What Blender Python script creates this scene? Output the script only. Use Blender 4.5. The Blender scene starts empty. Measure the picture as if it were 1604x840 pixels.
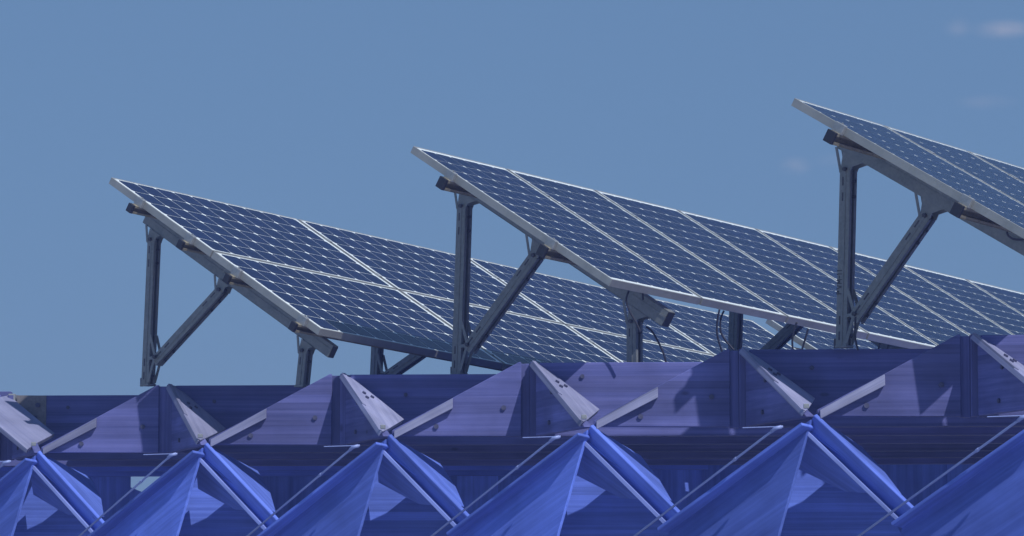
import bpy, bmesh, math, random
from mathutils import Vector, Matrix
random.seed(7)
S = bpy.context.scene
R = math.radians

# ------------------------------------------------------------------ camera
EYE = 1.6
PITCH = math.atan(557 / 5864)
cam_d = bpy.data.cameras.new("camera")
cam = bpy.data.objects.new("camera", cam_d)
S.collection.objects.link(cam)
cam.location = (0, 0, EYE)
cam.rotation_euler = (R(90) + PITCH, 0, 0)
cam_d.sensor_width = 36
cam_d.lens = 36 * 5864 / 1604
cam_d.clip_start = 0.5
cam_d.clip_end = 6000
S.camera = cam

# ------------------------------------------------------------------ light
SUN_DIR = Vector((1.0, -1.15, 1.75)).normalized()       # towards the sun
elev = math.asin(SUN_DIR.z)
az = math.atan2(SUN_DIR.x, SUN_DIR.y)
sd = bpy.data.lights.new("sun", 'SUN')
sd.energy = 4.6
sd.angle = R(0.53)
sd.color = (1.0, 0.965, 0.92)
sun = bpy.data.objects.new("sun", sd)
S.collection.objects.link(sun)
sun.location = (10, -5, 12)
sun.rotation_euler = SUN_DIR.to_track_quat('Z', 'Y').to_euler()

W = bpy.data.worlds.new("World")
S.world = W
W.use_nodes = True
nt = W.node_tree
nt.nodes.clear()
wo = nt.nodes.new("ShaderNodeOutputWorld")
bg = nt.nodes.new("ShaderNodeBackground")
sky = nt.nodes.new("ShaderNodeTexSky")
sky.sky_type = 'NISHITA'
sky.sun_disc = False
sky.sun_elevation = elev
sky.sun_rotation = az
sky.altitude = 0
sky.air_density = 1.0
sky.dust_density = 0.4
sky.ozone_density = 3.0
bg.inputs["Strength"].default_value = 0.075
tint = nt.nodes.new("ShaderNodeMix"); tint.data_type = 'RGBA'; tint.blend_type = 'MULTIPLY'
tint.inputs[0].default_value = 1.0
tint.inputs[7].default_value = (0.86, 0.95, 1.12, 1)
nt.links.new(sky.outputs[0], tint.inputs[6])
# a few small fair-weather wisps low in the sky
geo = nt.nodes.new("ShaderNodeTexCoord")
def wnode(t, **k):
    n = nt.nodes.new(t)
    for a, b in k.items(): setattr(n, a, b)
    return n
nz = wnode("ShaderNodeTexNoise"); nz.inputs["Scale"].default_value = 42; nz.inputs["Detail"].default_value = 9
nz.inputs["Roughness"].default_value = 0.62
mp = wnode("ShaderNodeMapping"); mp.inputs["Scale"].default_value = (1, 1, 2.0)
nt.links.new(geo.outputs["Generated"], mp.inputs[0]); nt.links.new(mp.outputs[0], nz.inputs[0])
total = None
# (azimuth from +Y, elevation, half width, half height, strength) in degrees
for a_, e_, hw, hh, st in ((4.36, 6.96, 0.24, 0.15, 1.0), (7.55, 9.0, 0.45, 0.15, 1.1), (6.85, 9.05, 0.22, 0.16, 0.7),
                           (7.3, 7.9, 0.45, 0.12, 0.5), (5.0, 7.05, 0.4, 0.12, 0.22), (-14, 8, 1.2, 0.4, 0.7), (15, 11, 1.5, 0.5, 0.7),
                           (40, 14, 4, 1, 0.8), (-50, 18, 5, 1.2, 0.7), (120, 16, 5, 1.2, 0.7), (200, 20, 6, 1.5, 0.7)):
    d = Vector((math.sin(R(a_)) * math.cos(R(e_)), math.cos(R(a_)) * math.cos(R(e_)), math.sin(R(e_))))
    sub = wnode("ShaderNodeVectorMath", operation='SUBTRACT'); sub.inputs[1].default_value = d
    nt.links.new(geo.outputs["Generated"], sub.inputs[0])
    right = Vector((math.cos(R(a_)), -math.sin(R(a_)), 0))
    dx = wnode("ShaderNodeVectorMath", operation='DOT_PRODUCT'); dx.inputs[1].default_value = right / R(hw)
    dz = wnode("ShaderNodeVectorMath", operation='DOT_PRODUCT'); dz.inputs[1].default_value = Vector((0, 0, 1 / R(hh)))
    dy = wnode("ShaderNodeVectorMath", operation='DOT_PRODUCT'); dy.inputs[1].default_value = d * 2
    for q in (dx, dz, dy): nt.links.new(sub.outputs[0], q.inputs[0])
    cb = wnode("ShaderNodeCombineXYZ")
    nt.links.new(dx.outputs["Value"], cb.inputs[0]); nt.links.new(dy.outputs["Value"], cb.inputs[1]); nt.links.new(dz.outputs["Value"], cb.inputs[2])
    ln = wnode("ShaderNodeVectorMath", operation='LENGTH'); nt.links.new(cb.outputs[0], ln.inputs[0])
    mr = wnode("ShaderNodeMapRange"); mr.interpolation_type = 'SMOOTHSTEP'
    mr.inputs[1].default_value = 1.3; mr.inputs[2].default_value = 0; mr.inputs[3].default_value = 0; mr.inputs[4].default_value = st
    nt.links.new(ln.outputs["Value"], mr.inputs[0])
    if total is None: total = mr.outputs[0]
    else:
        ad = wnode("ShaderNodeMath", operation='ADD'); nt.links.new(total, ad.inputs[0]); nt.links.new(mr.outputs[0], ad.inputs[1]); total = ad.outputs[0]
nr = wnode("ShaderNodeMapRange"); nr.inputs[1].default_value = 0.30; nr.inputs[2].default_value = 0.72
nt.links.new(nz.outputs[0], nr.inputs[0])
cm = wnode("ShaderNodeMath", operation='MULTIPLY'); nt.links.new(total, cm.inputs[0]); nt.links.new(nr.outputs[0], cm.inputs[1])
cmix = wnode("ShaderNodeMix", data_type='RGBA')
cmul = wnode("ShaderNodeMath", operation='MULTIPLY'); cmul.inputs[1].default_value = 0.75; nt.links.new(cm.outputs[0], cmul.inputs[0])
nt.links.new(cmul.outputs[0], cmix.inputs[0])
flat = wnode("ShaderNodeMix", data_type='RGBA'); flat.inputs[0].default_value = 0.8
nt.links.new(tint.outputs[2], flat.inputs[6]); flat.inputs[7].default_value = (1.95, 3.65, 6.5, 1)
nt.links.new(flat.outputs[2], cmix.inputs[6]); cmix.inputs[7].default_value = (5.0, 5.6, 7.6, 1)
nt.links.new(cmix.outputs[2], bg.inputs[0])
nt.links.new(bg.outputs[0], wo.inputs[0])

vs = S.view_settings
vs.view_transform = 'Standard'; vs.look = 'None'; vs.gamma = 1; vs.exposure = -0.15; vs.use_curve_mapping = False
S.cycles.max_bounces = 8
S.cycles.transparent_max_bounces = 16

# ------------------------------------------------------------------ materials
def mat(name, col, rough=0.6, metal=0.0, spec=0.5):
    m = bpy.data.materials.new(name); m.use_nodes = True
    b = m.node_tree.nodes["Principled BSDF"]
    b.inputs["Base Color"].default_value = (*col, 1)
    b.inputs["Roughness"].default_value = rough; b.inputs["Metallic"].default_value = metal
    b.inputs["Specular IOR Level"].default_value = spec
    return m

def grained(name, c_dark, c_light, rough=0.75, stretch=(0.6, 16, 34), knots=True, rnd=0.12, line=0.045):
    """planed timber: grain and glue lines along local X, knots, per-piece tone"""
    m = mat(name, c_light, rough, 0, 0.3); n = m.node_tree; b = n.nodes["Principled BSDF"]
    N = n.nodes.new; L = n.links.new
    tc = N("ShaderNodeTexCoord"); oi = N("ShaderNodeObjectInfo")
    off = N("ShaderNodeVectorMath"); off.operation = 'ADD'
    sc = N("ShaderNodeVectorMath"); sc.operation = 'SCALE'; sc.inputs[3].default_value = 37
    cb = N("ShaderNodeCombineXYZ"); [L(oi.outputs["Random"], cb.inputs[i]) for i in range(3)]
    L(cb.outputs[0], sc.inputs[0]); L(tc.outputs["Object"], off.inputs[0]); L(sc.outputs[0], off.inputs[1])
    mp = N("ShaderNodeMapping"); mp.inputs["Scale"].default_value = stretch; L(off.outputs[0], mp.inputs[0])
    n1 = N("ShaderNodeTexNoise"); n1.inputs["Scale"].default_value = 1.6; n1.inputs["Detail"].default_value = 8; n1.inputs["Roughness"].default_value = 0.65
    n1.inputs["Distortion"].default_value = 0.08
    L(mp.outputs[0], n1.inputs[0])
    r1 = N("ShaderNodeMapRange"); r1.inputs[1].default_value = 0.30; r1.inputs[2].default_value = 0.70; L(n1.outputs[0], r1.inputs[0])
    mx = N("ShaderNodeMix"); mx.data_type = 'RGBA'; L(r1.outputs[0], mx.inputs[0])
    mx.inputs[6].default_value = (*c_dark, 1); mx.inputs[7].default_value = (*c_light, 1)
    # laminations: glued layers about 4.5 cm thick, each with its own tone
    sx = N("ShaderNodeSeparateXYZ"); L(off.outputs[0], sx.inputs[0])
    dv = N("ShaderNodeMath"); dv.operation = 'DIVIDE'; dv.inputs[1].default_value = line; L(sx.outputs[2], dv.inputs[0])
    fl = N("ShaderNodeMath"); fl.operation = 'FLOOR'; L(dv.outputs[0], fl.inputs[0])
    wn = N("ShaderNodeTexWhiteNoise"); wn.noise_dimensions = '1D'; L(fl.outputs[0], wn.inputs["W"])
    lr = N("ShaderNodeMapRange"); lr.inputs[3].default_value = 0.76; lr.inputs[4].default_value = 1.14; L(wn.outputs["Value"], lr.inputs[0])
    # broad weather stains
    n2 = N("ShaderNodeTexNoise"); n2.inputs["Scale"].default_value = 3.2; n2.inputs["Detail"].default_value = 4; L(off.outputs[0], n2.inputs[0])
    r2 = N("ShaderNodeMapRange"); r2.inputs[1].default_value = 0.3; r2.inputs[2].default_value = 0.7; r2.inputs[3].default_value = 0.78; r2.inputs[4].default_value = 1.16; L(n2.outputs[0], r2.inputs[0])
    rr = N("ShaderNodeMapRange"); rr.inputs[3].default_value = 1 - rnd; rr.inputs[4].default_value = 1 + rnd; L(oi.outputs["Random"], rr.inputs[0])
    m1 = N("ShaderNodeMath"); m1.operation = 'MULTIPLY'; L(lr.outputs[0], m1.inputs[0]); L(r2.outputs[0], m1.inputs[1])
    m2 = N("ShaderNodeMath"); m2.operation = 'MULTIPLY'; L(m1.outputs[0], m2.inputs[0]); L(rr.outputs[0], m2.inputs[1])
    val = m2.outputs[0]
    if knots:
        mk = N("ShaderNodeMapping"); mk.inputs["Scale"].default_value = (1.6, 2.6, 3.6); L(off.outputs[0], mk.inputs[0])
        vo = N("ShaderNodeTexVoronoi"); vo.inputs["Scale"].default_value = 1.5; L(mk.outputs[0], vo.inputs[0])
        kr = N("ShaderNodeMapRange"); kr.interpolation_type = 'SMOOTHSTEP'
        kr.inputs[1].default_value = 0.035; kr.inputs[2].default_value = 0.085; kr.inputs[3].default_value = 0.6; kr.inputs[4].default_value = 1
        L(vo.outputs["Distance"], kr.inputs[0])
        m3 = N("ShaderNodeMath"); m3.operation = 'MULTIPLY'; L(val, m3.inputs[0]); L(kr.outputs[0], m3.inputs[1]); val = m3.outputs[0]
    vm = N("ShaderNodeVectorMath"); vm.operation = 'SCALE'; L(mx.outputs[2], vm.inputs[0]); L(val, vm.inputs[3])
    L(vm.outputs[0], b.inputs["Base Color"])
    bp = N("ShaderNodeBump"); bp.inputs["Strength"].default_value = 0.25; bp.inputs["Distance"].default_value = 0.004
    L(n1.outputs[0], bp.inputs["Height"]); L(bp.outputs[0], b.inputs["Normal"])
    return m

def metal(name, c1, c2, rough=0.5, met=0.6, scale=14):
    m = mat(name, c1, rough, met); n = m.node_tree; b = n.nodes["Principled BSDF"]; N = n.nodes.new; L = n.links.new
    tc = N("ShaderNodeTexCoord")
    a = N("ShaderNodeTexNoise"); a.inputs["Scale"].default_value = scale; a.inputs["Detail"].default_value = 6; L(tc.outputs["Object"], a.inputs[0])
    v = N("ShaderNodeTexVoronoi"); v.inputs["Scale"].default_value = scale * 5; L(tc.outputs["Object"], v.inputs[0])
    ad = N("ShaderNodeMath"); ad.operation = 'MULTIPLY_ADD'; ad.inputs[1].default_value = 0.35; L(v.outputs["Color"], ad.inputs[0]); L(a.outputs[0], ad.inputs[2])
    r = N("ShaderNodeMapRange"); r.inputs[1].default_value = 0.4; r.inputs[2].default_value = 0.95; L(ad.outputs[0], r.inputs[0])
    mx = N("ShaderNodeMix"); mx.data_type = 'RGBA'; L(r.outputs[0], mx.inputs[0]); mx.inputs[6].default_value = (*c1, 1); mx.inputs[7].default_value = (*c2, 1)
    L(mx.outputs[2], b.inputs["Base Color"])
    rr = N("ShaderNodeMapRange"); rr.inputs[3].default_value = rough - 0.1; rr.inputs[4].default_value = rough + 0.12; L(a.outputs[0], rr.inputs[0]); L(rr.outputs[0], b.inputs["Roughness"])
    return m

M = {}
M['timber'] = grained("violet_cast_timber", (0.068, 0.082, 0.25), (0.132, 0.146, 0.385))  # the blue-violet cast over the wood is put into its colour
M['plank'] = grained("pale_lavender_timber", (0.16, 0.175, 0.31), (0.26, 0.275, 0.43), knots=False)  # paler tone for planks, battens and capping strips
M['lower'] = grained("blue_fade_timber", (0.070, 0.125, 0.50), (0.135, 0.225, 0.78), knots=False, rnd=0.06)  # blue fade over the low boards, put into their colour
M['galv'] = metal("galvanised_steel", (0.15, 0.17, 0.175), (0.22, 0.24, 0.245), 0.5, 0.3)
M['galv_light'] = metal("bright_zinc_steel", (0.28, 0.30, 0.31), (0.40, 0.42, 0.43), 0.42, 0.5)
M['alu'] = metal("anodised_aluminium", (0.27, 0.285, 0.28), (0.34, 0.355, 0.35), 0.38, 0.25, 5)
M['alu_side'] = M['alu']
M['wood_purlin'] = metal("yellowish_zinc_steel", (0.20, 0.18, 0.13), (0.32, 0.29, 0.21), 0.55, 0.2)
M['sheet'] = mat("white_backsheet", (0.84, 0.85, 0.86), 0.5)
M['cap'] = mat("black_plastic", (0.012, 0.013, 0.018), 0.5)
M['cable'] = mat("black_cable_sheath", (0.012, 0.014, 0.03), 0.45)
M['bolt'] = metal("dull_steel_bolt", (0.05, 0.05, 0.06), (0.10, 0.10, 0.11), 0.5, 0.7)
M['pale_blue'] = grained('pale_blue_veil_edge', (0.17, 0.24, 0.62), (0.25, 0.32, 0.72), knots=False)  # rib strips: hazy pale blue put into the colour
M['tbolt'] = metal('stained_bolt_head', (0.045, 0.05, 0.11), (0.08, 0.085, 0.16), 0.6, 0.2)
M['inner'] = grained('lifted_inner_timber', (0.09, 0.15, 0.60), (0.13, 0.21, 0.78), knots=False)  # base blue brightened to lift the shaded interior
M['pipe'] = metal('blue_fade_conduit', (0.20, 0.26, 0.56), (0.24, 0.31, 0.60), 0.5, 0.1)  # the conduits' share of the blue fade, put into the colour
M['rust'] = metal("rusty_steel_plate", (0.13, 0.13, 0.14), (0.24, 0.22, 0.22), 0.6, 0.4)
M['ink'] = mat("black_marker_ink", (0.02, 0.02, 0.025), 0.7)
M['tag'] = mat("pale_plastic_clip", (0.45, 0.42, 0.40), 0.6)

def cell_mat():
    m = mat("monocrystalline_cell", (0.015, 0.03, 0.12), 0.4, 0, 0.12); n = m.node_tree; b = n.nodes["Principled BSDF"]; N = n.nodes.new; L = n.links.new
    tc = N("ShaderNodeTexCoord"); sx = N("ShaderNodeSeparateXYZ"); L(tc.outputs["Object"], sx.inputs[0])
    oi = N("ShaderNodeObjectInfo")
    # two thin busbars along the cell (local X), fine fingers left to the tone
    a = N("ShaderNodeMath"); a.operation = 'ABSOLUTE'; L(sx.outputs[1], a.inputs[0])
    s = N("ShaderNodeMath"); s.operation = 'SUBTRACT'; s.inputs[1].default_value = 0.036; L(a.outputs[0], s.inputs[0])
    a2 = N("ShaderNodeMath"); a2.operation = 'ABSOLUTE'; L(s.outputs[0], a2.inputs[0])
    lt = N("ShaderNodeMath"); lt.operation = 'LESS_THAN'; lt.inputs[1].default_value = 0.0009; L(a2.outputs[0], lt.inputs[0])
    rr = N("ShaderNodeMapRange"); rr.inputs[3].default_value = 0.86; rr.inputs[4].default_value = 1.16; L(oi.outputs["Random"], rr.inputs[0])
    vm = N("ShaderNodeVectorMath"); vm.operation = 'SCALE'; vm.inputs[0].default_value = (0.0062, 0.0105, 0.050); L(rr.outputs[0], vm.inputs[3])
    mx = N("ShaderNodeMix"); mx.data_type = 'RGBA'; L(lt.outputs[0], mx.inputs[0]); L(vm.outputs[0], mx.inputs[6]); mx.inputs[7].default_value = (0.06, 0.075, 0.16, 1)
    L(mx.outputs[2], b.inputs["Base Color"])
    return m
M['cell'] = cell_mat()

def glass_mat():
    m = bpy.data.materials.new("solar_glass"); m.use_nodes = True; n = m.node_tree; n.nodes.clear(); N = n.nodes.new; L = n.links.new
    o = N("ShaderNodeOutputMaterial"); t = N("ShaderNodeBsdfTransparent"); g = N("ShaderNodeBsdfGlossy"); g.inputs["Roughness"].default_value = 0.09
    t.inputs[0].default_value = (0.96, 0.98, 0.985, 1)
    f = N("ShaderNodeFresnel"); f.inputs[0].default_value = 1.09
    ge = N("ShaderNodeNewGeometry"); fm = N("ShaderNodeMath"); fm.operation = 'MULTIPLY'; inv = N("ShaderNodeMath"); inv.operation = 'SUBTRACT'; inv.inputs[0].default_value = 1
    L(ge.outputs["Backfacing"], inv.inputs[1]); L(f.outputs[0], fm.inputs[0]); L(inv.outputs[0], fm.inputs[1])
    mx = N("ShaderNodeMixShader"); L(fm.outputs[0], mx.inputs[0]); L(t.outputs[0], mx.inputs[1]); L(g.outputs[0], mx.inputs[2]); L(mx.outputs[0], o.inputs[0])
    return m
M['glass'] = glass_mat()

# ------------------------------------------------------------------ mesh helpers
WM = {}       # world matrices by object name

class MB:
    def __init__(s): s.v = []; s.f = []
    def poly(s, pts, faces):
        k = len(s.v); s.v += [Vector(p) for p in pts]; s.f += [tuple(k + i for i in f) for f in faces]; return s
    def box(s, c, h, ax=None):
        """box: centre c, half sizes h, optional three axes"""
        ax = ax or (Vector((1, 0, 0)), Vector((0, 1, 0)), Vector((0, 0, 1))); c = Vector(c)
        pts = [c + ax[0] * (h[0] * i) + ax[1] * (h[1] * j) + ax[2] * (h[2] * k) for i in (-1, 1) for j in (-1, 1) for k in (-1, 1)]
        return s.poly(pts, [(0, 1, 3, 2), (4, 6, 7, 5), (0, 4, 5, 1), (2, 3, 7, 6), (0, 2, 6, 4), (1, 5, 7, 3)])
    def slab(s, pts, d):
        """flat outline pts pushed by vector d"""
        pts = [Vector(p) for p in pts]; d = Vector(d); n = len(pts)
        return s.poly(pts + [p + d for p in pts], [tuple(range(n))[::-1], tuple(range(n, 2 * n))] + [(i, (i + 1) % n, n + (i + 1) % n, n + i) for i in range(n)])
    def tube(s, path, r, seg=8, cap=True):
        path = [Vector(p) for p in path]; k = len(s.v); prev = None
        for i, p in enumerate(path):
            t = (path[min(i + 1, len(path) - 1)] - path[max(i - 1, 0)]).normalized()
            a = prev - t * prev.dot(t) if prev else t.orthogonal()
            a.normalize(); prev = a; b = t.cross(a)
            for j in range(seg):
                w = 2 * math.pi * j / seg; s.v.append(p + a * (r * math.cos(w)) + b * (r * math.sin(w)))
        for i in range(len(path) - 1):
            for j in range(seg):
                j2 = (j + 1) % seg; s.f.append((k + i * seg + j, k + i * seg + j2, k + (i + 1) * seg + j2, k + (i + 1) * seg + j))
        if cap:
            s.f.append(tuple(k + j for j in range(seg))[::-1]); s.f.append(tuple(k + (len(path) - 1) * seg + j for j in range(seg)))
        return s
    def build(s, name, m, parent=None, world=None, bevel=0, smooth=False, mesh_only=False):
        """vertices are world coordinates unless world is None -> they are stored relative to `world`"""
        world = world or Matrix(); inv = world.inverted()
        me = bpy.data.meshes.new(name); me.from_pydata([inv @ p for p in s.v], [], s.f)
        bm = bmesh.new(); bm.from_mesh(me)
        bmesh.ops.recalc_face_normals(bm, faces=bm.faces)
        if bevel: bmesh.ops.bevel(bm, geom=list(bm.edges), offset=bevel, segments=1, affect='EDGES', clamp_overlap=True)
        bm.to_mesh(me); bm.free()
        me.materials.append(m)
        if smooth:
            for p in me.polygons: p.use_smooth = True
        if mesh_only: return me
        return link(name, me, parent, world)

def link(name, me, parent=None, world=None):
    o = bpy.data.objects.new(name, me); S.collection.objects.link(o)
    world = world or Matrix(); WM[o.name] = world
    if parent:
        o.parent = parent; o.matrix_local = WM[parent.name].inverted() @ world
    else: o.matrix_local = world
    return o

def frame(origin, x, z_hint=Vector((0, 0, 1))):
    x = Vector(x).normalized(); y = Vector(z_hint).cross(x).normalized(); z = x.cross(y)
    m = Matrix((x, y, z)).transposed().to_4x4(); m.translation = Vector(origin); return m

def thing(name, label, cat, world=None, group=None):
    o = link(name, None, None, world or Matrix()); o.empty_display_size = 0.1
    tag(o, label, cat, group); return o
def tag(o, label=None, cat=None, group=None, kind=None):
    if label: o["label"] = label
    if cat: o["category"] = cat
    if group: o["group"] = group
    if kind: o["kind"] = kind
    return o

UP = Vector((0, 0, 1))
def wz(p): return Vector((p[0], p[1], p[2] + EYE))

# ------------------------------------------------------------------ ground
def ground():
    m = mat("dry_ground", (0.16, 0.14, 0.11), 0.95); n = m.node_tree; b = n.nodes["Principled BSDF"]; N = n.nodes.new; L = n.links.new
    tc = N("ShaderNodeTexCoord"); a = N("ShaderNodeTexNoise"); a.inputs["Scale"].default_value = 0.8; a.inputs["Detail"].default_value = 12; L(tc.outputs["Object"], a.inputs[0])
    mx = N("ShaderNodeMix"); mx.data_type = 'RGBA'; L(a.outputs[0], mx.inputs[0]); mx.inputs[6].default_value = (0.34, 0.34, 0.34, 1); mx.inputs[7].default_value = (0.48, 0.48, 0.48, 1)
    L(mx.outputs[2], b.inputs["Base Color"])
    g = MB().poly([(-3000, -3000, 0), (3000, -3000, 0), (3000, 3000, 0), (-3000, 3000, 0)], [(0, 1, 2, 3)]).build("ground", m)
    tag(g, kind="structure")
ground()

# ------------------------------------------------------------------ timber roof edge
EV = Vector((1.07, -0.975, 0)); PV = Vector((0.345, -0.930, 0)); QV = EV - PV
A2 = Vector((-1.02, 21.16, 0))
def A(i): return A2 + EV * (i - 2)
ZT, ZB = 1.403 + EYE, 1.005 + EYE
PHAT, QHAT = PV.normalized(), QV.normalized()
roof = thing("timber_roof", "violet blue timber roof edge of folded boards carrying the solar arrays", "timber roof", Matrix.Translation((0, 22, 0)))
def V3(p, z): return Vector((p.x, p.y, z))
QF = lambda o: frame(o, QHAT)

def bolt(parent, p, n, r=0.011):
    n = Vector(n).normalized()
    MB().tube([Vector(p) - n * 0.004, Vector(p) + n * 0.010], r, 6).build("bolt", M['tbolt'], parent, frame(p, n, Vector((0.1, 0.2, 1))))

I0, I1 = -1, 8
back = Vector((0, 0.045, 0))
PLANK = [(0.057, -0.04, 1.408), (0.1, 0.043, 1.404), (0.417, -0.26, 1.137), (0.344, -0.734, 1.058), (0.312, -0.91, 1.032)]
PLANK0 = [(-0.12, -0.427, 1.334), (0.045, 0.040, 1.409), (0.381, -0.360, 1.151), (0.301, -0.759, 1.062), (0.284, -0.890, 1.030)]
def board_under(q, e, a, i):
    '''forward board whose top is cut to the slope of the plank lying on it'''
    p = [Vector(x) for x in (PLANK0 if i == 0 else PLANK)]; n = (p[2] - p[0]).cross(p[4] - p[0])
    def zt(v): return p[0].z - (n.x * (v.x - a.x - p[0].x) + n.y * (v.y - a.y - p[0].y)) / n.z + EYE - 0.034
    w = Vector((0.045, 0.016, 0)); c = [q, e, e + w, q + w]; lo = [V3(v, ZB + 0.003) for v in c]; hi = [V3(v, max(min(zt(v), ZT - 0.006), ZB + 0.010)) for v in c]
    return MB().poly(lo + hi, [(3, 2, 1, 0), (4, 5, 6, 7), (0, 1, 5, 4), (1, 2, 6, 5), (2, 3, 7, 6), (3, 0, 4, 7)])
for i in range(-3, I1 + 1):
    a = A(i)
    # full height beam from the node to the right, its face level with the tapered board
    st = V3(a + QHAT * 0.10, 0)
    ln = 9.0 if i < 3 else 8.0
    pr = [V3(st, ZB), V3(st + QHAT * ln, ZB), V3(st + QHAT * ln, ZT), V3(st, ZT)]
    if i >= I0:
        fb = MB().slab(pr, (0, 0.10, 0)).build("fascia_beam", M['timber'], roof, QF(V3(st, ZB)), bevel=0.003)
    else:
        MB().slab([p + Vector((-2.5, 0, 0)) for p in pr], (0, 0.10, 0)).build("fascia_beam", M['inner'], roof, QF(V3(st, ZB)))
    if i < I0: continue
    # tapered board from the node down to the outer joint on its left
    L_ = 0.70
    tl = V3(a - QHAT * L_, ZB); tr = V3(a, ZB); tt = V3(a, ZT + 0.004)
    o = QHAT * -0.006
    tb = MB().slab([tl + UP * 0.004, tr, tt, tt + QHAT * -0.012, tl + UP * 0.035], (0, 0.05, 0)).build("tapered_board", M['timber'], roof, QF(V3(a, ZB)), bevel=0.003)
    # bevelled capping strip that covers the lower half of the slope
    sl = (tt - (tl + UP * 0.03)); s0 = tl + UP * 0.030 + QHAT * 0.012; s1 = tl + UP * 0.030 + sl * 0.47
    f0, f1 = Vector((0, -0.038, -0.004)), Vector((0, -0.010, -0.058))
    strip = [s0 + Vector((0, 0.0, 0.004)), s0 + Vector((0, -0.022, 0.0)), s0 + Vector((0, -0.034, -0.042)), s0 + Vector((0, -0.001, -0.042))]
    strip2 = [p + (s1 - s0) + Vector((0, 0, -0.012 if k in (2, 3) else 0)) for k, p in enumerate(strip)]
    MB().poly(strip + strip2, [(0, 1, 2, 3), (4, 7, 6, 5), (0, 4, 5, 1), (1, 5, 6, 2), (2, 6, 7, 3), (3, 7, 4, 0)]).build(
        "capping_strip", M['plank'], roof, frame(s0, sl), bevel=0.002)  # paler timber: the strip's sunlit tone is put into its colour
    # recessed corner posts at the node
    MB().box(V3(a + Vector((0.022, 0.045, 0)), (ZT + ZB) / 2 - 0.004), (0.026, 0.03, (ZT - ZB) / 2)).build("corner_post", M['timber'], roof, frame(V3(a, ZB), UP, QHAT), bevel=0.003)
    MB().box(V3(a + Vector((0.066, 0.010, 0)), (ZT + ZB) / 2 + 0.002), (0.018, 0.03, (ZT - ZB) / 2 + 0.002)).build("corner_post", M['timber'], roof, frame(V3(a, ZB), UP, QHAT), bevel=0.003)
    # tapered board coming forward from the node to the outer joint
    q = a + Vector((0.078, -0.035, 0)); e = a + PV * 0.93
    q2 = q + Vector((-0.0, 0, 0))
    pb = board_under(q2, e, a, i).build("forward_board", M['timber'], roof, frame(V3(q2, ZB), PHAT), bevel=0.003)
    # pale sloping plank on top of it
    pl = PLANK0 if i == 0 else PLANK
    P_ = [Vector((p[0] + a.x, p[1] + a.y, p[2] + EYE)) for p in pl]
    nrm = (P_[2] - P_[0]).cross(P_[4] - P_[0]).normalized()
    if nrm.z < 0: nrm = -nrm
    if i == 0:                                       # keep the outline flat
        P_[1] -= nrm * (P_[1] - P_[0]).dot(nrm); P_[3] -= nrm * (P_[3] - P_[0]).dot(nrm)
    ax = (P_[4] - P_[0]).normalized()
    sp = MB().slab(P_, nrm * -0.028).build("sloping_plank", M['plank'], roof, frame(P_[0], ax, nrm), bevel=0.002)
    if i == 0: sp["label"] = "broad pale sloping plank at the left end"
    # a narrow second plank beside it, separated by an open joint
    g = [P_[0] + nrm * 0.006 + ax * 0.0, P_[0] + nrm * 0.006 + (P_[1] - P_[0]) * 0.42, P_[0] + nrm * 0.006 + ax * 0.55 + (P_[1] - P_[0]) * 0.30, P_[0] + nrm * 0.006 + ax * 0.52]
    if i > 0: MB().slab(g, nrm * -0.012).build("edge_batten", M['plank'], roof, frame(P_[0], ax, nrm), bevel=0.001)
    mid = P_[1].lerp(P_[2], 0.45)
    for t_, s_ in () if i == 0 else ((0.36, 0.50), (0.44, 0.72), (0.44, 0.44)):
        c_ = P_[0].lerp(P_[4], t_).lerp(P_[1].lerp(P_[2], t_ * 1.15), s_)
        c_ -= nrm * (c_ - P_[0]).dot(nrm)
        bolt(sp, c_, nrm, 0.012)
    # bolt heads on the broad faces
    for dx, dz in ((-0.095, 0.155), (-0.46, 0.055)):
        bolt(tb, V3(a, ZB + dz) + QHAT * dx + Vector((0, -0.0, 0)), (0, -1, 0), 0.014)
    w = Vector((PHAT.y, -PHAT.x, 0))
    for t_, dz in ((0.35, 0.22), (0.30, 0.06)):
        bolt(pb, V3(q2.lerp(e, t_), ZB + dz), w, 0.012)
    bolt(fb, V3(a + QHAT * (0.33 if i % 2 else 0.42), ZT - 0.075 - 0.02 * (i % 3)), (0, -1, 0), 0.012)
    # steel shoe at the outer joint
    sh = e + Vector((0.0, -0.03, 0))
    MB().box(V3(sh, ZB + 0.055), (0.014, 0.008, 0.012), (QHAT, Vector((-QHAT.y, QHAT.x, 0)), UP)).build("steel_shoe", M['galv_light'], roof, frame(V3(sh, ZB), QHAT), bevel=0.003)

    # ---- lower folded boards under the outer joint -------------------------
    B = V3(a + Vector((0.350, -0.914, 0)), ZB)
    def b(x, y, z): return B + Vector((x, y, z))
    rt, rb = b(-0.022, -0.040, -0.020), b(0.485, -0.330, -0.545)
    ax = (rb - rt).normalized()
    side = ax.cross(Vector((0.25, 1, 0))).normalized()
    if side.x < 0: side = -side
    dep = side.cross(ax).normalized()
    if dep.y < 0: dep = -dep
    sd2, dp2 = side * 0.78 - dep * 0.626, dep * 0.78 + side * 0.626      # face turned down and to the left
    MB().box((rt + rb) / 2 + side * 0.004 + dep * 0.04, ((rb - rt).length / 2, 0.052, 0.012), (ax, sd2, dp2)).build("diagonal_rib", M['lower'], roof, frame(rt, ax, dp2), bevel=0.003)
    MB().box((rt + rb) / 2 + ax * -0.02 - side * 0.050 + dep * 0.045, ((rb - rt).length / 2 * 0.93, 0.0095, 0.03), (ax, side, dep)).build("rib_edge_strip", M['pale_blue'], roof, frame(rt, ax), bevel=0.002)
    # matching rib down to the left, under the conduit
    l0, l1 = b(-0.030, -0.03, -0.010), b(-0.715, 0.50, -0.510)
    ax3 = (l1 - l0).normalized(); s3 = ax3.cross(Vector((0.1, 1, 0))).normalized()
    if s3.x > 0: s3 = -s3
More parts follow.
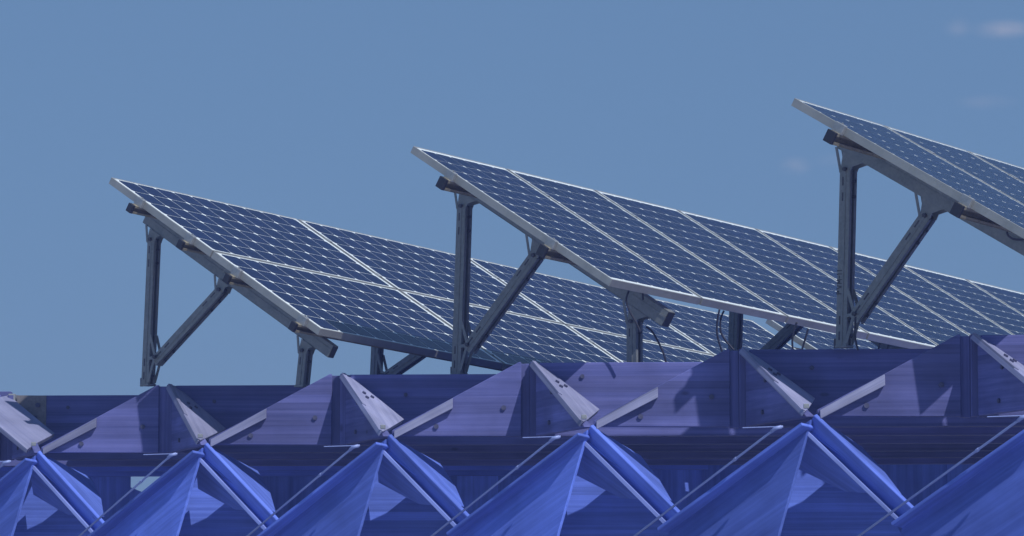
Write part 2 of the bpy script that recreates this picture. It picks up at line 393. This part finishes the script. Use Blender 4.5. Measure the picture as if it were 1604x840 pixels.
    if s3.z < 0: s3 = -s3
    d3 = s3.cross(ax3).normalized()
    if d3.y < 0: d3 = -d3
    s4, d4 = s3 * 0.42 - d3 * 0.907, d3 * 0.42 + s3 * 0.907
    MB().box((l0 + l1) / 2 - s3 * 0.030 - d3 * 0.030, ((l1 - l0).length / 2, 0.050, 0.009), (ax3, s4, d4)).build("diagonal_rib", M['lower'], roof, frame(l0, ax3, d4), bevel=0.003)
    # sunlit flap to the right of the rib
    fl = [b(0.045, -0.005, -0.012), b(0.276, 0.36, -0.128), b(0.365, 0.13, -0.262), b(0.425, -0.17, -0.37), b(0.385, -0.25, -0.375)]
    n_ = (fl[1] - fl[0]).cross(fl[4] - fl[0]).normalized()
    if n_.z < 0: n_ = -n_
    fl = [p - n_ * (p - fl[0]).dot(n_) for p in fl]
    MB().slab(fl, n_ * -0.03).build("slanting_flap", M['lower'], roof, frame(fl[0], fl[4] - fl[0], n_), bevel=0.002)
    # hanging gusset left of the rib
    gs = [b(-0.062, 0.02, -0.045), b(-0.064, 0.30, -0.235), b(0.20, 0.12, -0.33), b(0.33, -0.10, -0.36), b(0.32, -0.20, -0.335)]
    n_ = (gs[1] - gs[0]).cross(gs[4] - gs[0]).normalized()
    gs = [p - n_ * (p - gs[0]).dot(n_) for p in gs]
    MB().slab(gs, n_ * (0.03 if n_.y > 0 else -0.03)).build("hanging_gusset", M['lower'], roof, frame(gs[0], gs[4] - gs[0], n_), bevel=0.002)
    # big web board running down to the left
    wb = [b(-0.012, -0.04, -0.012), b(-0.675, 0.50, -0.485), b(-0.70, 0.52, -0.80), b(-0.23, -0.03, -0.80), b(-0.185, -0.05, -0.53)]
    n_ = (wb[1] - wb[0]).cross(wb[3] - wb[0]).normalized()
    if n_.y < 0: n_ = -n_
    wb = [p - n_ * (p - wb[0]).dot(n_) for p in wb]
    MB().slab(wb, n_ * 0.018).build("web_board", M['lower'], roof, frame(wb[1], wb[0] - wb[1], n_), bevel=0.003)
    # rear web board, set back between rib and web board
    rw = [b(-0.03, 0.30, -0.06), b(-0.40, 0.42, -0.85), b(0.62, 0.42, -0.85), b(0.40, 0.36, -0.42), b(0.05, 0.30, -0.10)]
    rw = [Vector((p.x, B.y + 0.40, p.z)) for p in rw]
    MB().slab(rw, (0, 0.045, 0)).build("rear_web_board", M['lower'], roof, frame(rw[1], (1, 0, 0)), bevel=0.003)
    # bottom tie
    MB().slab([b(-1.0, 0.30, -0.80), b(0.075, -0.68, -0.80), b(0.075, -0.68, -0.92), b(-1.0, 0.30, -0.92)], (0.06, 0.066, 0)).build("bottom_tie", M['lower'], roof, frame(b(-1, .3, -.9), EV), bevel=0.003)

# boards added between the beams to keep the interior dark
for k in range(-3, I1 + 1):
    a = A(k) + QHAT * 0.45
    o = V3(a, ZB + 0.10) + Vector((0, 0.11, 0))
    MB().slab([o, o + QHAT * 7.5, o + QHAT * 7.5 + Vector((0, 0.86, 0)), o + Vector((-0.1, 0.86, 0))], (0, 0, 0.02)).build("shade_board", M['inner'], roof, frame(o, QHAT))
# rear wall of upright boards under the far beam
x = -6.0; k = 0
while x < 7.5:
    w = 0.285; top = ZB + 0.36; y0 = 25.75 + 0.012 * (k % 2)
    hole = -2.75 < x + w / 2 < -2.40
    t = [(x, y0, EYE + 0.10), (x + w, y0, EYE + 0.10), (x + w, y0, top), (x, y0, top)]
    if hole: t[2] = (x + w, y0, EYE + 0.82); t[3] = (x, y0, EYE + 0.935)
    MB().slab([Vector(p) for p in t], (0, 0.03, 0)).build("wall_board", M['lower'], roof, frame((x, y0, 1), UP, (0, -1, 0)))
    x += w - 0.004; k += 1
# steel columns carrying the edge, below the picture
for k in (-1, 2, 5, 8):
    c = A(k) + Vector((0.4, -0.3, 0))
    MB().tube([V3(c, 0), V3(c, EYE + 0.1)], 0.06, 16).build("column", M['galv'], roof, frame(V3(c, 0), UP, (0, 1, 0)), smooth=False)
# steel plate and bits at the left end
a = A(0)
MB().slab([V3(a + QHAT * 0.10, ZT + 0.001) , V3(a + QHAT * 0.285, ZT - 0.001), V3(a + QHAT * 0.285, ZB + 0.12), V3(a + QHAT * 0.10, ZB + 0.12)], (0, -0.006, 0)).build("steel_plate", M['rust'], roof, frame(V3(a, ZT), QHAT))
for dz in (0.06, 0.14): bolt(roof, V3(a + QHAT * (0.245 - dz * 0.2), ZT - dz) + Vector((0, -0.006, 0)), (0, -1, 0), 0.016)
MB().box(V3(a + Vector((0.07, 0.03, 0)), ZT - 0.012), (0.022, 0.05, 0.022)).build("pale_end_block", M['galv_light'], roof, frame(V3(a, ZT), QHAT), bevel=0.003)
MB().box(V3(a + Vector((-0.05, 0.06, 0)), ZT - 0.005), (0.11, 0.04, 0.032)).build("end_block", M['timber'], roof, frame(V3(a, ZT), QHAT), bevel=0.003)
c = V3(a + Vector((-0.03, -0.35, 0)), 0)
MB().box(c + UP * (EYE + 0.85), (0.018, 0.03, 0.30)).build("hanger_post", M['galv_light'], roof, frame(c, UP, QHAT), bevel=0.003)

# ------------------------------------------------------------------ conduits
side_words = {0: "at the far left edge", 1: "below the leftmost full joint", 2: "below the second joint from the left", 3: "below the middle joint",
              4: "below the joint under the right post", 5: "at the right edge of the picture"}
for i in range(0, 6):
    B = V3(A(i) + Vector((0.350, -0.914, 0)), ZB)
    t = thing("conduit", "thin galvanised conduit slanting down with an elbow, " + side_words[i], "conduit", Matrix.Translation(B + Vector((-0.17, -0.146, -0.076))), "conduits clipped under the roof edge")
    e0 = B + Vector((-0.185, -0.07, -0.058)); lo = B + Vector((-0.695, 0.44, -0.446)); dd = (lo - e0).normalized()
    path = [e0 + Vector((0.035, 0, 0.008)), e0 + Vector((0.02, 0, 0.006)), e0 + dd * 0.015 + Vector((0.004, 0, 0)), e0 + dd * 0.05, lo + dd * 0.55]
    MB().tube(path, 0.0062, 10).build("pipe", M['pipe'], t, frame(e0, dd), smooth=True)
    MB().tube([e0 + Vector((0.028, 0, 0.007)), e0 + Vector((-0.004, 0, 0.0)), e0 + dd * 0.03], 0.0095, 10).build("elbow", M['pipe'], t, frame(e0, dd), smooth=True)
    MB().tube([e0 + Vector((-0.16, 0.03, 0.004)), e0 + Vector((0.0, 0.01, 0.008))], 0.0025, 8).build("rod", M['pipe'], t, frame(e0, (1, 0, 0)))
    c = e0 + dd * 0.30
    MB().box(c, (0.010, 0.0075, 0.008), (dd, dd.orthogonal().normalized(), dd.cross(dd.orthogonal()).normalized())).build("clip", M['pipe'], t, frame(c, dd), bevel=0.002)

# ------------------------------------------------------------------ solar arrays
ARR = [
    dict(o=(-2.387, 22.1545, 2.648), u=(0.6225, 0.7799, -0.0654), v=(0.6568, -0.566, -0.4982)),
    dict(o=(-0.549, 20.6803, 2.6472), u=(0.6145, 0.7871, -0.0533), v=(0.6621, -0.5512, -0.5077)),
    dict(o=(1.417, 18.6082, 2.6244), u=(0.6221, 0.7804, -0.0633), v=(0.6625, -0.5678, -0.4886))]
for a in ARR:
    a['u'] = Vector(a['u']).normalized(); v = Vector(a['v']); v = (v - a['u'] * v.dot(a['u'])).normalized(); a['v'] = v
    a['n'] = a['v'].cross(a['u']).normalized()
    if a['n'].z < 0: a['n'] = -a['n']
    a['o'] = wz(a['o'])
def apt(k, u, v, w): a = ARR[k]; return a['o'] + a['u'] * u + a['v'] * v + a['n'] * w
def amat(k, u, v, w=0):
    a = ARR[k]; m = Matrix((a['u'], -a['v'], a['n'])).transposed().to_4x4(); m.translation = apt(k, u, v, w); return m   # local X = u, local Y = up-slope, Z = normal

FD = 0.042            # frame depth
def panel_proto(name, w, h, nx, ny, c, ch, label, cat, grp):
    """panel in local coordinates: origin top-left corner, X along the array, -Y down the slope, Z out of the glass"""
    root = thing(name, label, cat, None, grp)
    fw = 0.010
    mb = MB()
    def bar(x0, x1, y0, y1): mb.box(((x0 + x1) / 2, (y0 + y1) / 2, -FD / 2), (abs(x1 - x0) / 2, abs(y1 - y0) / 2, FD / 2))
    # one frame, mitred corners
    o = [(0, 0), (w, 0), (w, -h), (0, -h)]; i_ = [(fw, -fw), (w - fw, -fw), (w - fw, -h + fw), (fw, -h + fw)]
    vs_ = [(x, y, z) for (x, y) in o + i_ for z in (0, -FD)]
    fs = []
    for k in range(4):
        k2 = (k + 1) % 4; a, b, c0, d = 2 * k, 2 * k2, 8 + 2 * k2, 8 + 2 * k
        fs += [(a, b, c0, d), (a + 1, d + 1, c0 + 1, b + 1), (a, a + 1, b + 1, b), (d, c0, c0 + 1, d + 1)]
    MB().poly(vs_, fs).build("frame", M['alu'], root, bevel=0.0012)
    MB().box((w / 2, -h / 2, -0.0050), (w / 2 - fw - 0.0005, h / 2 - fw - 0.0005, 0.003)).build("backsheet", M['sheet'], root)
    # cells
    s = c / 2
    pts = [(s - ch, s), (s, s - ch), (s, -s + ch), (s - ch, -s), (-s + ch, -s), (-s, -s + ch), (-s, s - ch), (-s + ch, s)]
    cm = MB().slab([(x, y, 0.0) for x, y in pts], (0, 0, 0.0006)).build("cell", M['cell'], mesh_only=True)
    px = (w - 2 * fw - 0.014) / nx if name == 'x' else c + (0.0056 if nx == 10 else 0.0045)
    ox = (w - nx * px) / 2 + px / 2; oy = (h - ny * px) / 2 + px / 2
    for yy in range(ny):
        for xx in range(nx):
            link("cell", cm, root, Matrix.Translation((ox + xx * px, -oy - yy * px, -0.0018)))
    MB().box((w / 2, -h / 2, -0.0007), (w / 2 - fw - 0.0003, h / 2 - fw - 0.0003, 0.0003)).build("glass_pane", M['glass'], root)
    MB().box((w / 2, -0.12, -0.030), (0.06, 0.045, 0.012)).build("junction_box", M['cap'], root)
    return root

def copy_thing(root):
    r = root.copy(); S.collection.objects.link(r)
    for ch in root.children:
        c = ch.copy(); S.collection.objects.link(c); c.parent = r
    return r

ORD = ["first", "second", "third", "fourth", "fifth", "sixth", "seventh", "eighth", "ninth", "tenth", "eleventh"]
# left array: two rows of landscape panels
W1, H1, PU1, PV1 = 1.650, 0.990, 1.672, 1.003
first = panel_proto("solar_panel", W1, H1, 10, 6, 0.1530, 0.0140, "x", "solar panel", "solar panels of the left array")
used = False
for row in range(2):
    for col in range(6):
        if col >= 4: u0, w0, v0 = 4 * PU1 + 0.14 + (col - 4) * PU1, 0.045, 0.0
        else: u0, w0, v0 = col * PU1, 0.0, 0.0
        p = first if not used else copy_thing(first); used = True
        p.matrix_local = amat(0, u0, v0 + row * PV1, w0)
        rw = "upper" if row == 0 else "lower"
        if col < 4: p["label"] = f"{ORD[col]} landscape solar panel from the left in the {rw} row of the left array"
        else: p["label"] = f"{ORD[col - 4]} {rw} landscape solar panel beyond the gap at the far end of the left array"
WM[first.name] = first.matrix_local.copy()
W2, H2, PU2 = 0.825, 1.632, 0.8446
def row2(k, n, sc, which):
    f = panel_proto("solar_panel", W2 * sc, H2 * sc, 6, 12, 0.1256 * sc, 0.0095 * sc, "x", "solar panel", f"solar panels of the {which} array")
    for c in range(n):
        p = f if c == 0 else copy_thing(f)
        p.matrix_local = amat(k, c * PU2 * sc, 0, 0)
        p["label"] = f"{ORD[c]} upright solar panel from the left end of the {which} array"
row2(1, 9, 1.0, "middle")
row2(2, 4, 0.971, "right")

# ---- racks
def rack(k, label, purlins, purlin_h, rafter_h, rafters, vr, length, posts, zbase, clamps, seams, big):
    root = thing("panel_rack", label, "steel rack", Matrix.Translation(apt(k, rafters[0], vr[1], -0.3)))
    a = ARR[k]; u, v, n = a['u'], a['v'], a['n']
    w1 = -FD; w2 = w1 - purlin_h; w3 = w2 - rafter_h
    hv = Vector((v.x, v.y, 0)).normalized()
    for j, pv in enumerate(purlins):
        # open channel: web plus two flanges
        pw = 0.020 if not big else 0.026
        u0 = -0.055 if not big else -0.045
        c = apt(k, (u0 + length) / 2, pv, (w1 + w2) / 2)
        hl = (length - u0) / 2
        m = MB().box(c - v * (pw - 0.002), (hl, 0.002, purlin_h / 2), (u, v, n)).box(c + n * (purlin_h / 2 - 0.002), (hl, pw, 0.002), (u, v, n)).box(c - n * (purlin_h / 2 - 0.002), (hl, pw, 0.002), (u, v, n))
        m.box(c + v * (pw - 0.002) + n * (purlin_h * 0.36), (hl, 0.002, purlin_h * 0.12), (u, v, n)).box(c + v * (pw - 0.002) - n * (purlin_h * 0.36), (hl, 0.002, purlin_h * 0.12), (u, v, n))
        pr = m.build("purlin", M['wood_purlin'], root, frame(apt(k, u0, pv, w1), u, n))
        e = apt(k, u0 - 0.006, pv, (w1 + w2) / 2)
        MB().box(e, (0.012, pw + 0.001, purlin_h / 2 + 0.001), (u, v, n)).build("end_cap", M['cap'], pr, frame(e, u, n), bevel=0.002)
        # end clamp against the panel frame
        q = apt(k, -0.012, pv, -FD / 2 + 0.002)
        cl = MB().box(q, (0.011, 0.032, FD / 2 + 0.004), (u, v, n)).box(apt(k, 0.0, pv, 0.003), (0.016, 0.022, 0.002), (u, v, n)).build("end_clamp", M['galv_light'], root, frame(q, u, n), bevel=0.0015)
        MB().tube([apt(k, -0.006, pv, 0.003), apt(k, -0.006, pv, 0.012)], 0.006, 6).build("bolt", M['galv_light'], cl, frame(q, n, u))
        for s_ in seams:
            q = apt(k, s_, pv, 0.002)
            MB().box(q, (0.015, 0.026, 0.0018), (u, v, n)).build("mid_clamp", M['galv_light'], root, frame(q, u, n))
    for j, ru in enumerate(rafters):
        c = apt(k, ru, (vr[0] + vr[1]) / 2, (w2 + w3) / 2); hl = (vr[1] - vr[0]) / 2; rw = 0.024 if not big else 0.032
        m = MB().box(c - u * (rw - 0.002), (0.002, hl, rafter_h / 2), (u, v, n)).box(c + n * (rafter_h / 2 - 0.002), (rw, hl, 0.002), (u, v, n)).box(c - n * (rafter_h / 2 - 0.002), (rw, hl, 0.002), (u, v, n))
        m.box(c - u * rw + n * rafter_h * 0.1, (0.003, hl, 0.006), (u, v, n))
        m.box(c + u * (rw - 0.002), (0.002, hl, rafter_h / 2 - 0.004), (u, v, n))
        ra = m.build("rafter", M['galv'], root, frame(c, v, n))
        for e_ in (vr[0], vr[1]):
            MB().box(apt(k, ru, e_ + (0.002 if e_ == vr[1] else -0.002), (w2 + w3) / 2), (rw - 0.004, 0.003, rafter_h / 2 - 0.004), (u, v, n)).build('end_cap', M['cap'], ra, frame(apt(k, ru, e_, w2), v, n))
        def head(pv_):
            # triangular head bracket under the rafter: two plates made of slanting straps round an opening
            t = apt(k, ru, pv_, w3)
            hang = -UP
            hs = 0.062 if not big else 0.085; z_ = hs / 0.115
            L0 = t - v * 0.085 * z_; R0 = t + v * 0.115 * z_; bt = t + hang * hs
            br = None
            for off in (-0.030, 0.026):
                o = u * off
                mb = MB()
                d = bt - hv * 0.030 - UP * 0.01 - L0; al = d.normalized(); ac = al.cross(u).normalized()
                mb.box(L0 + d / 2 + o, (d.length / 2 + 0.004, 0.007, 0.0022), (al, ac, u))
                pts = [t - v * 0.020 * z_ + o, t + v * 0.17 * z_ + o, bt + hv * 0.045 + UP * 0.010 + o, bt + hv * 0.030 - UP * 0.018 + o, bt - hv * 0.034 - UP * 0.018 + o, bt - hv * 0.030 + UP * 0.006 + o]
                mb.slab(pts, u * 0.004)
                br = mb.build("head_bracket", M['galv'], root, frame(t, v, u))
            for d_ in (0.0, ):
                MB().tube([bt - u * 0.045, bt + u * 0.045], 0.012, 6).build("bolt", M['bolt'], br, frame(bt, u, UP))
            return bt
        def channel(name, top, base, wd, dp, face, label=None):
            """slotted C channel standing between two points; web faces the camera side (-u), open towards `face`"""
            al = (top - base).normalized()
            f_ = (face - al * face.dot(al)).normalized(); s_ = al.cross(f_).normalized()
            if s_.dot(u) > 0: s_ = -s_                      # s_ points to -u
            c_ = (top + base) / 2; hl = (top - base).length / 2
            mb = MB()
            mb.box(c_ + s_ * dp, (hl, wd, 0.002), (al, f_, s_))                      # side seen from the camera
            mb.box(c_ - s_ * dp, (hl, wd, 0.002), (al, f_, s_))
            mb.box(c_ - f_ * (wd - 0.002), (hl, 0.002, dp - 0.002), (al, f_, s_))    # back web
            mb.box(c_ + f_ * (wd - 0.002) + s_ * dp * 0.68, (hl, 0.002, dp * 0.30), (al, f_, s_))   # lips
            mb.box(c_ + f_ * (wd - 0.002) - s_ * dp * 0.68, (hl, 0.002, dp * 0.30), (al, f_, s_))
            mb.box(c_ + s_ * (dp + 0.003) + f_ * wd * 0.15, (hl, 0.003, 0.002), (al, f_, s_))       # rolled rib
            po = mb.build(name, M['galv'], root, frame(c_, al, f_))
            for q_ in ((0.06, 0.14) if hl > 0.2 else (0.06,)):
                for ed in (0, 1):
                    if ed and name == "short_post": continue
                    cc = (top - al * q_ if not ed else base + al * q_)
                    MB().box(cc + s_ * (dp + 0.0025) - f_ * wd * 0.35, (0.022, 0.004, 0.0012), (al, f_, s_)).build("slot", M['bolt'], po, frame(cc, al, f_))
                    MB().tube([cc + f_ * (wd - 0.004), cc + f_ * (wd + 0.014)], 0.008, 6).build("bolt", M['bolt'], po, frame(cc, f_, al))
            # sleeve plate at the upper end
            sl_ = min(0.11, hl * 0.5); cc = top - al * sl_
            MB().box(cc + s_ * (dp + 0.0015) + f_ * wd * 0.30, (sl_, wd * 0.55, 0.0015), (al, f_, s_)).build("sleeve_plate", M['galv'], po, frame(cc, al, f_))
            return po, al, f_, s_
        sw = 0.030 if not big else 0.033
        for kind, pv_, bs in posts:
            bt = head(pv_)
            if kind == "post":
                base = Vector((bt.x + bs[0], bt.y + bs[1], zbase)); pbase = base
                po, al, f_, s_ = channel("post", bt - UP * 0.0, base, sw, sw * 0.85, hv)
                if k == 2 and j == 0: write_on(po, base + (bt - base) * 0.30 + s_ * (sw * 0.85 + 0.0052) - f_ * 0.018, al, f_, s_)
                # foot bracket holding the strut
                fc = base + (bt - base) * 0.10; mb = MB()
                for p, q_ in ((base + al * 0.02 + hv * 0.03, base + al * 0.19 + hv * 0.085), (base + al * 0.30 + hv * 0.03, base + al * 0.15 + hv * 0.085), (base + al * 0.16 + hv * 0.03, base + al * 0.165 + hv * 0.10)):
                    for off in (-0.030, 0.026):
                        d = q_ - p; a1 = d.normalized(); mb.box((p + q_) / 2 + u * off, (d.length / 2, 0.009, 0.002), (a1, a1.cross(u).normalized(), u))
                fbk = mb.build("foot_bracket", M['galv'], root, frame(fc, UP, u))
                MB().tube([base + al * 0.165 + hv * 0.085 - u * 0.05, base + al * 0.165 + hv * 0.085 + u * 0.04], 0.012, 6).build("bolt", M['bolt'], fbk, frame(fc, u, UP))
                MB().box(base + UP * 0.006, (0.036, 0.034, 0.006), (hv, UP.cross(hv), UP)).build("base_plate", M['galv'], root, frame(base, hv), bevel=0.002)
                MB().tube([base - hv * 0.055, base - hv * 0.055 + UP * 0.05], 0.009, 6).build("anchor_bolt", M['bolt'], root, frame(base, UP, hv))
            elif kind == "strut":
                foot = pbase + UP * 0.14 + hv * 0.075
                channel("strut", bt, foot, sw, sw * 0.85, Vector((hv.x, hv.y, -1)))
            else:
                base = Vector((bt.x + bs[0], bt.y + bs[1], zbase - (0.058 if k == 0 else 0)))
                channel("short_post", bt, base, sw, sw * 0.85, hv)
                MB().box(base + UP * 0.006, (0.036, 0.034, 0.006), (hv, UP.cross(hv), UP)).build("base_plate", M['galv'], root, frame(base, hv), bevel=0.002)
    return root

def write_on(parent, p, al, f_, s_):
    """handwritten mark on the post, flat strokes: PVM-11 reading upwards"""
    G = {'P': [(0, 0, 0, 1), (0, 1, .6, .9), (.6, .9, .6, .6), (.6, .6, 0, .5)], 'V': [(0, 1, .35, 0), (.35, 0, .7, 1)],
         'M': [(0, 0, 0.05, 1), (0.05, 1, .4, .4), (.4, .4, .75, 1), (.75, 1, .8, 0)], '-': [(0, .5, .5, .5)], '1': [(.15, 0, .15, 1), (.15, 1, 0, .8)]}
    mb = MB(); x = 0; h = 0.030; X = al; Y = -f_
    for ch in "PVM-11":
        for (x0, y0, x1, y1) in G[ch]:
            a = p + X * (x + x0 * 0.024) + Y * (y0 * h - h / 2); b = p + X * (x + x1 * 0.024) + Y * (y1 * h - h / 2)
            d = b - a; dl = d.normalized(); mb.box((a + b) / 2, (d.length / 2 + 0.001, 0.0016, 0.0003), (dl, dl.cross(s_).normalized(), s_))
        x += 0.027 if ch not in '1-' else 0.018
    mb.build("marking", M['ink'], parent, WM[parent.name])

rack(0, "low steel rack of posts, struts and four thin purlins under the left array", (0.31, 0.80, 1.245, 1.855), 0.050, 0.075, (0.20, 2.27, 4.4, 6.6, 8.6), (0.22, 1.98), 8.5,
     (("post", 0.31, (-0.03, 0.0)), ("strut", 0.98, None), ("short", 1.76, (-0.02, 0))), ZT, True, (1.661, 3.333, 5.005), False)
rack(1, "steel rack with two deep purlins and tall post under the middle array", (0.342, 1.17), 0.062, 0.09, (0.59, 3.33, 6.0, 8.3), (-0.02, 1.66), 8.4,
     (("post", 0.0, (-0.03, 0.0)), ("strut", 0.62, None), ("short", 1.42, (0.0, 0))), ZT, True, [PU2 * c - 0.01 for c in range(1, 10)], True)
rack(2, "steel rack with the tallest post, marked in ink, under the right array", (0.335, 1.19), 0.062, 0.085, (0.585, 3.1), (-0.02, 1.70), 4.1,
     (("post", 0.04, (-0.03, 0.0)), ("strut", 0.60, None), ("short", 1.46, (0, 0))), ZT, True, [PU2 * .971 * c - 0.01 for c in range(1, 5)], True)

# ------------------------------------------------------------------ cables
def cable(pts, label, r=0.0055):
    P = [wz(p) for p in pts]; path = []
    n = len(P)
    for i in range(n - 1):
        p0, p1, p2, p3 = P[max(i - 1, 0)], P[i], P[i + 1], P[min(i + 2, n - 1)]
        for s in range(8):
            t = s / 8; path.append(0.5 * ((2 * p1) + (p2 - p0) * t + (2 * p0 - 5 * p1 + 4 * p2 - p3) * t * t + (3 * p1 - p0 - 3 * p2 + p3) * t ** 3))
    path.append(P[-1])
    o = MB().tube(path, r, 8).build("cable", M['cable'], None, Matrix.Translation(path[-1]), smooth=True)
    tag(o, label, "cable", "black cables hanging below the arrays")
cable([(0.627, 20.0, 1.779), (0.613, 20.0, 1.728), (0.63, 20.0, 1.669), (0.664, 20.0, 1.608), (0.688, 20.0, 1.556)], 'short black cable looping off the lower end of the middle rafter')
cable([(0.736, 20.5, 1.623), (0.771, 20.5, 1.595), (0.81, 20.5, 1.525), (0.834, 20.5, 1.469), (0.851, 20.5, 1.405)], 'black cable curving away to the right from the short front post of the middle rack')
cable([(1.146, 20.6, 1.727), (1.135, 20.6, 1.674), (1.131, 20.6, 1.603), (1.141, 20.6, 1.55), (1.159, 20.6, 1.493)], 'left one of two black cables hanging beside each other below the middle array')
cable([(1.176, 20.7, 1.728), (1.158, 20.7, 1.682), (1.158, 20.7, 1.611), (1.189, 20.7, 1.557), (1.231, 20.7, 1.508)], 'right one of two black cables hanging beside each other below the middle array')
cable([(1.549, 20.3, 1.632), (1.531, 20.3, 1.579), (1.524, 20.3, 1.527), (1.527, 20.3, 1.479)], 'black cable hanging right behind the slanting strut of the middle array')
cable([(1.619, 20.4, 1.605), (1.605, 20.4, 1.559), (1.583, 20.4, 1.486)], 'straight black cable with a pale clip right of the slanting strut')
cable([(1.74, 18.9, 1.545), (1.736, 18.9, 1.487), (1.739, 18.9, 1.432), (1.751, 18.9, 1.377)], 'black cable dropping from the strut foot of the tall marked post')
cable([(1.97, 20.0, 1.494), (1.962, 20.0, 1.46)], 'short black cable near the timber to the right of the marked post')
cable([(2.014, 20.0, 1.484), (2.01, 20.0, 1.457)], 'second short black cable, nearest the lower right end of the middle array')
cable([(2.392, 18.0, 1.886), (2.401, 18.0, 1.865), (2.431, 18.0, 1.849), (2.481, 18.0, 1.849)], 'black cable looping under the rafter at the right edge of the picture')
cable([(0.712, 20.3, 1.806), (0.712, 20.3, 1.754)], 'tiny bit of black cable above the lower end of the middle rafter')


# ------------------------------------------------------------------ air
def haze():
    m = bpy.data.materials.new("blue_air"); m.use_nodes = True; n = m.node_tree; n.nodes.clear()
    o = n.nodes.new("ShaderNodeOutputMaterial"); v = n.nodes.new("ShaderNodeVolumePrincipled")
    v.inputs["Color"].default_value = (0.30, 0.42, 1.0, 1); v.inputs["Density"].default_value = 0.0038; v.inputs["Anisotropy"].default_value = 0.0
    n.links.new(v.outputs[0], o.inputs["Volume"])
    h = MB().box((0, 20, 1.9), (3200, 3200, 2.9)).build("haze", m)  # thin haze added to veil the timbers blue and lift the darks
    tag(h, kind="stuff")
haze()
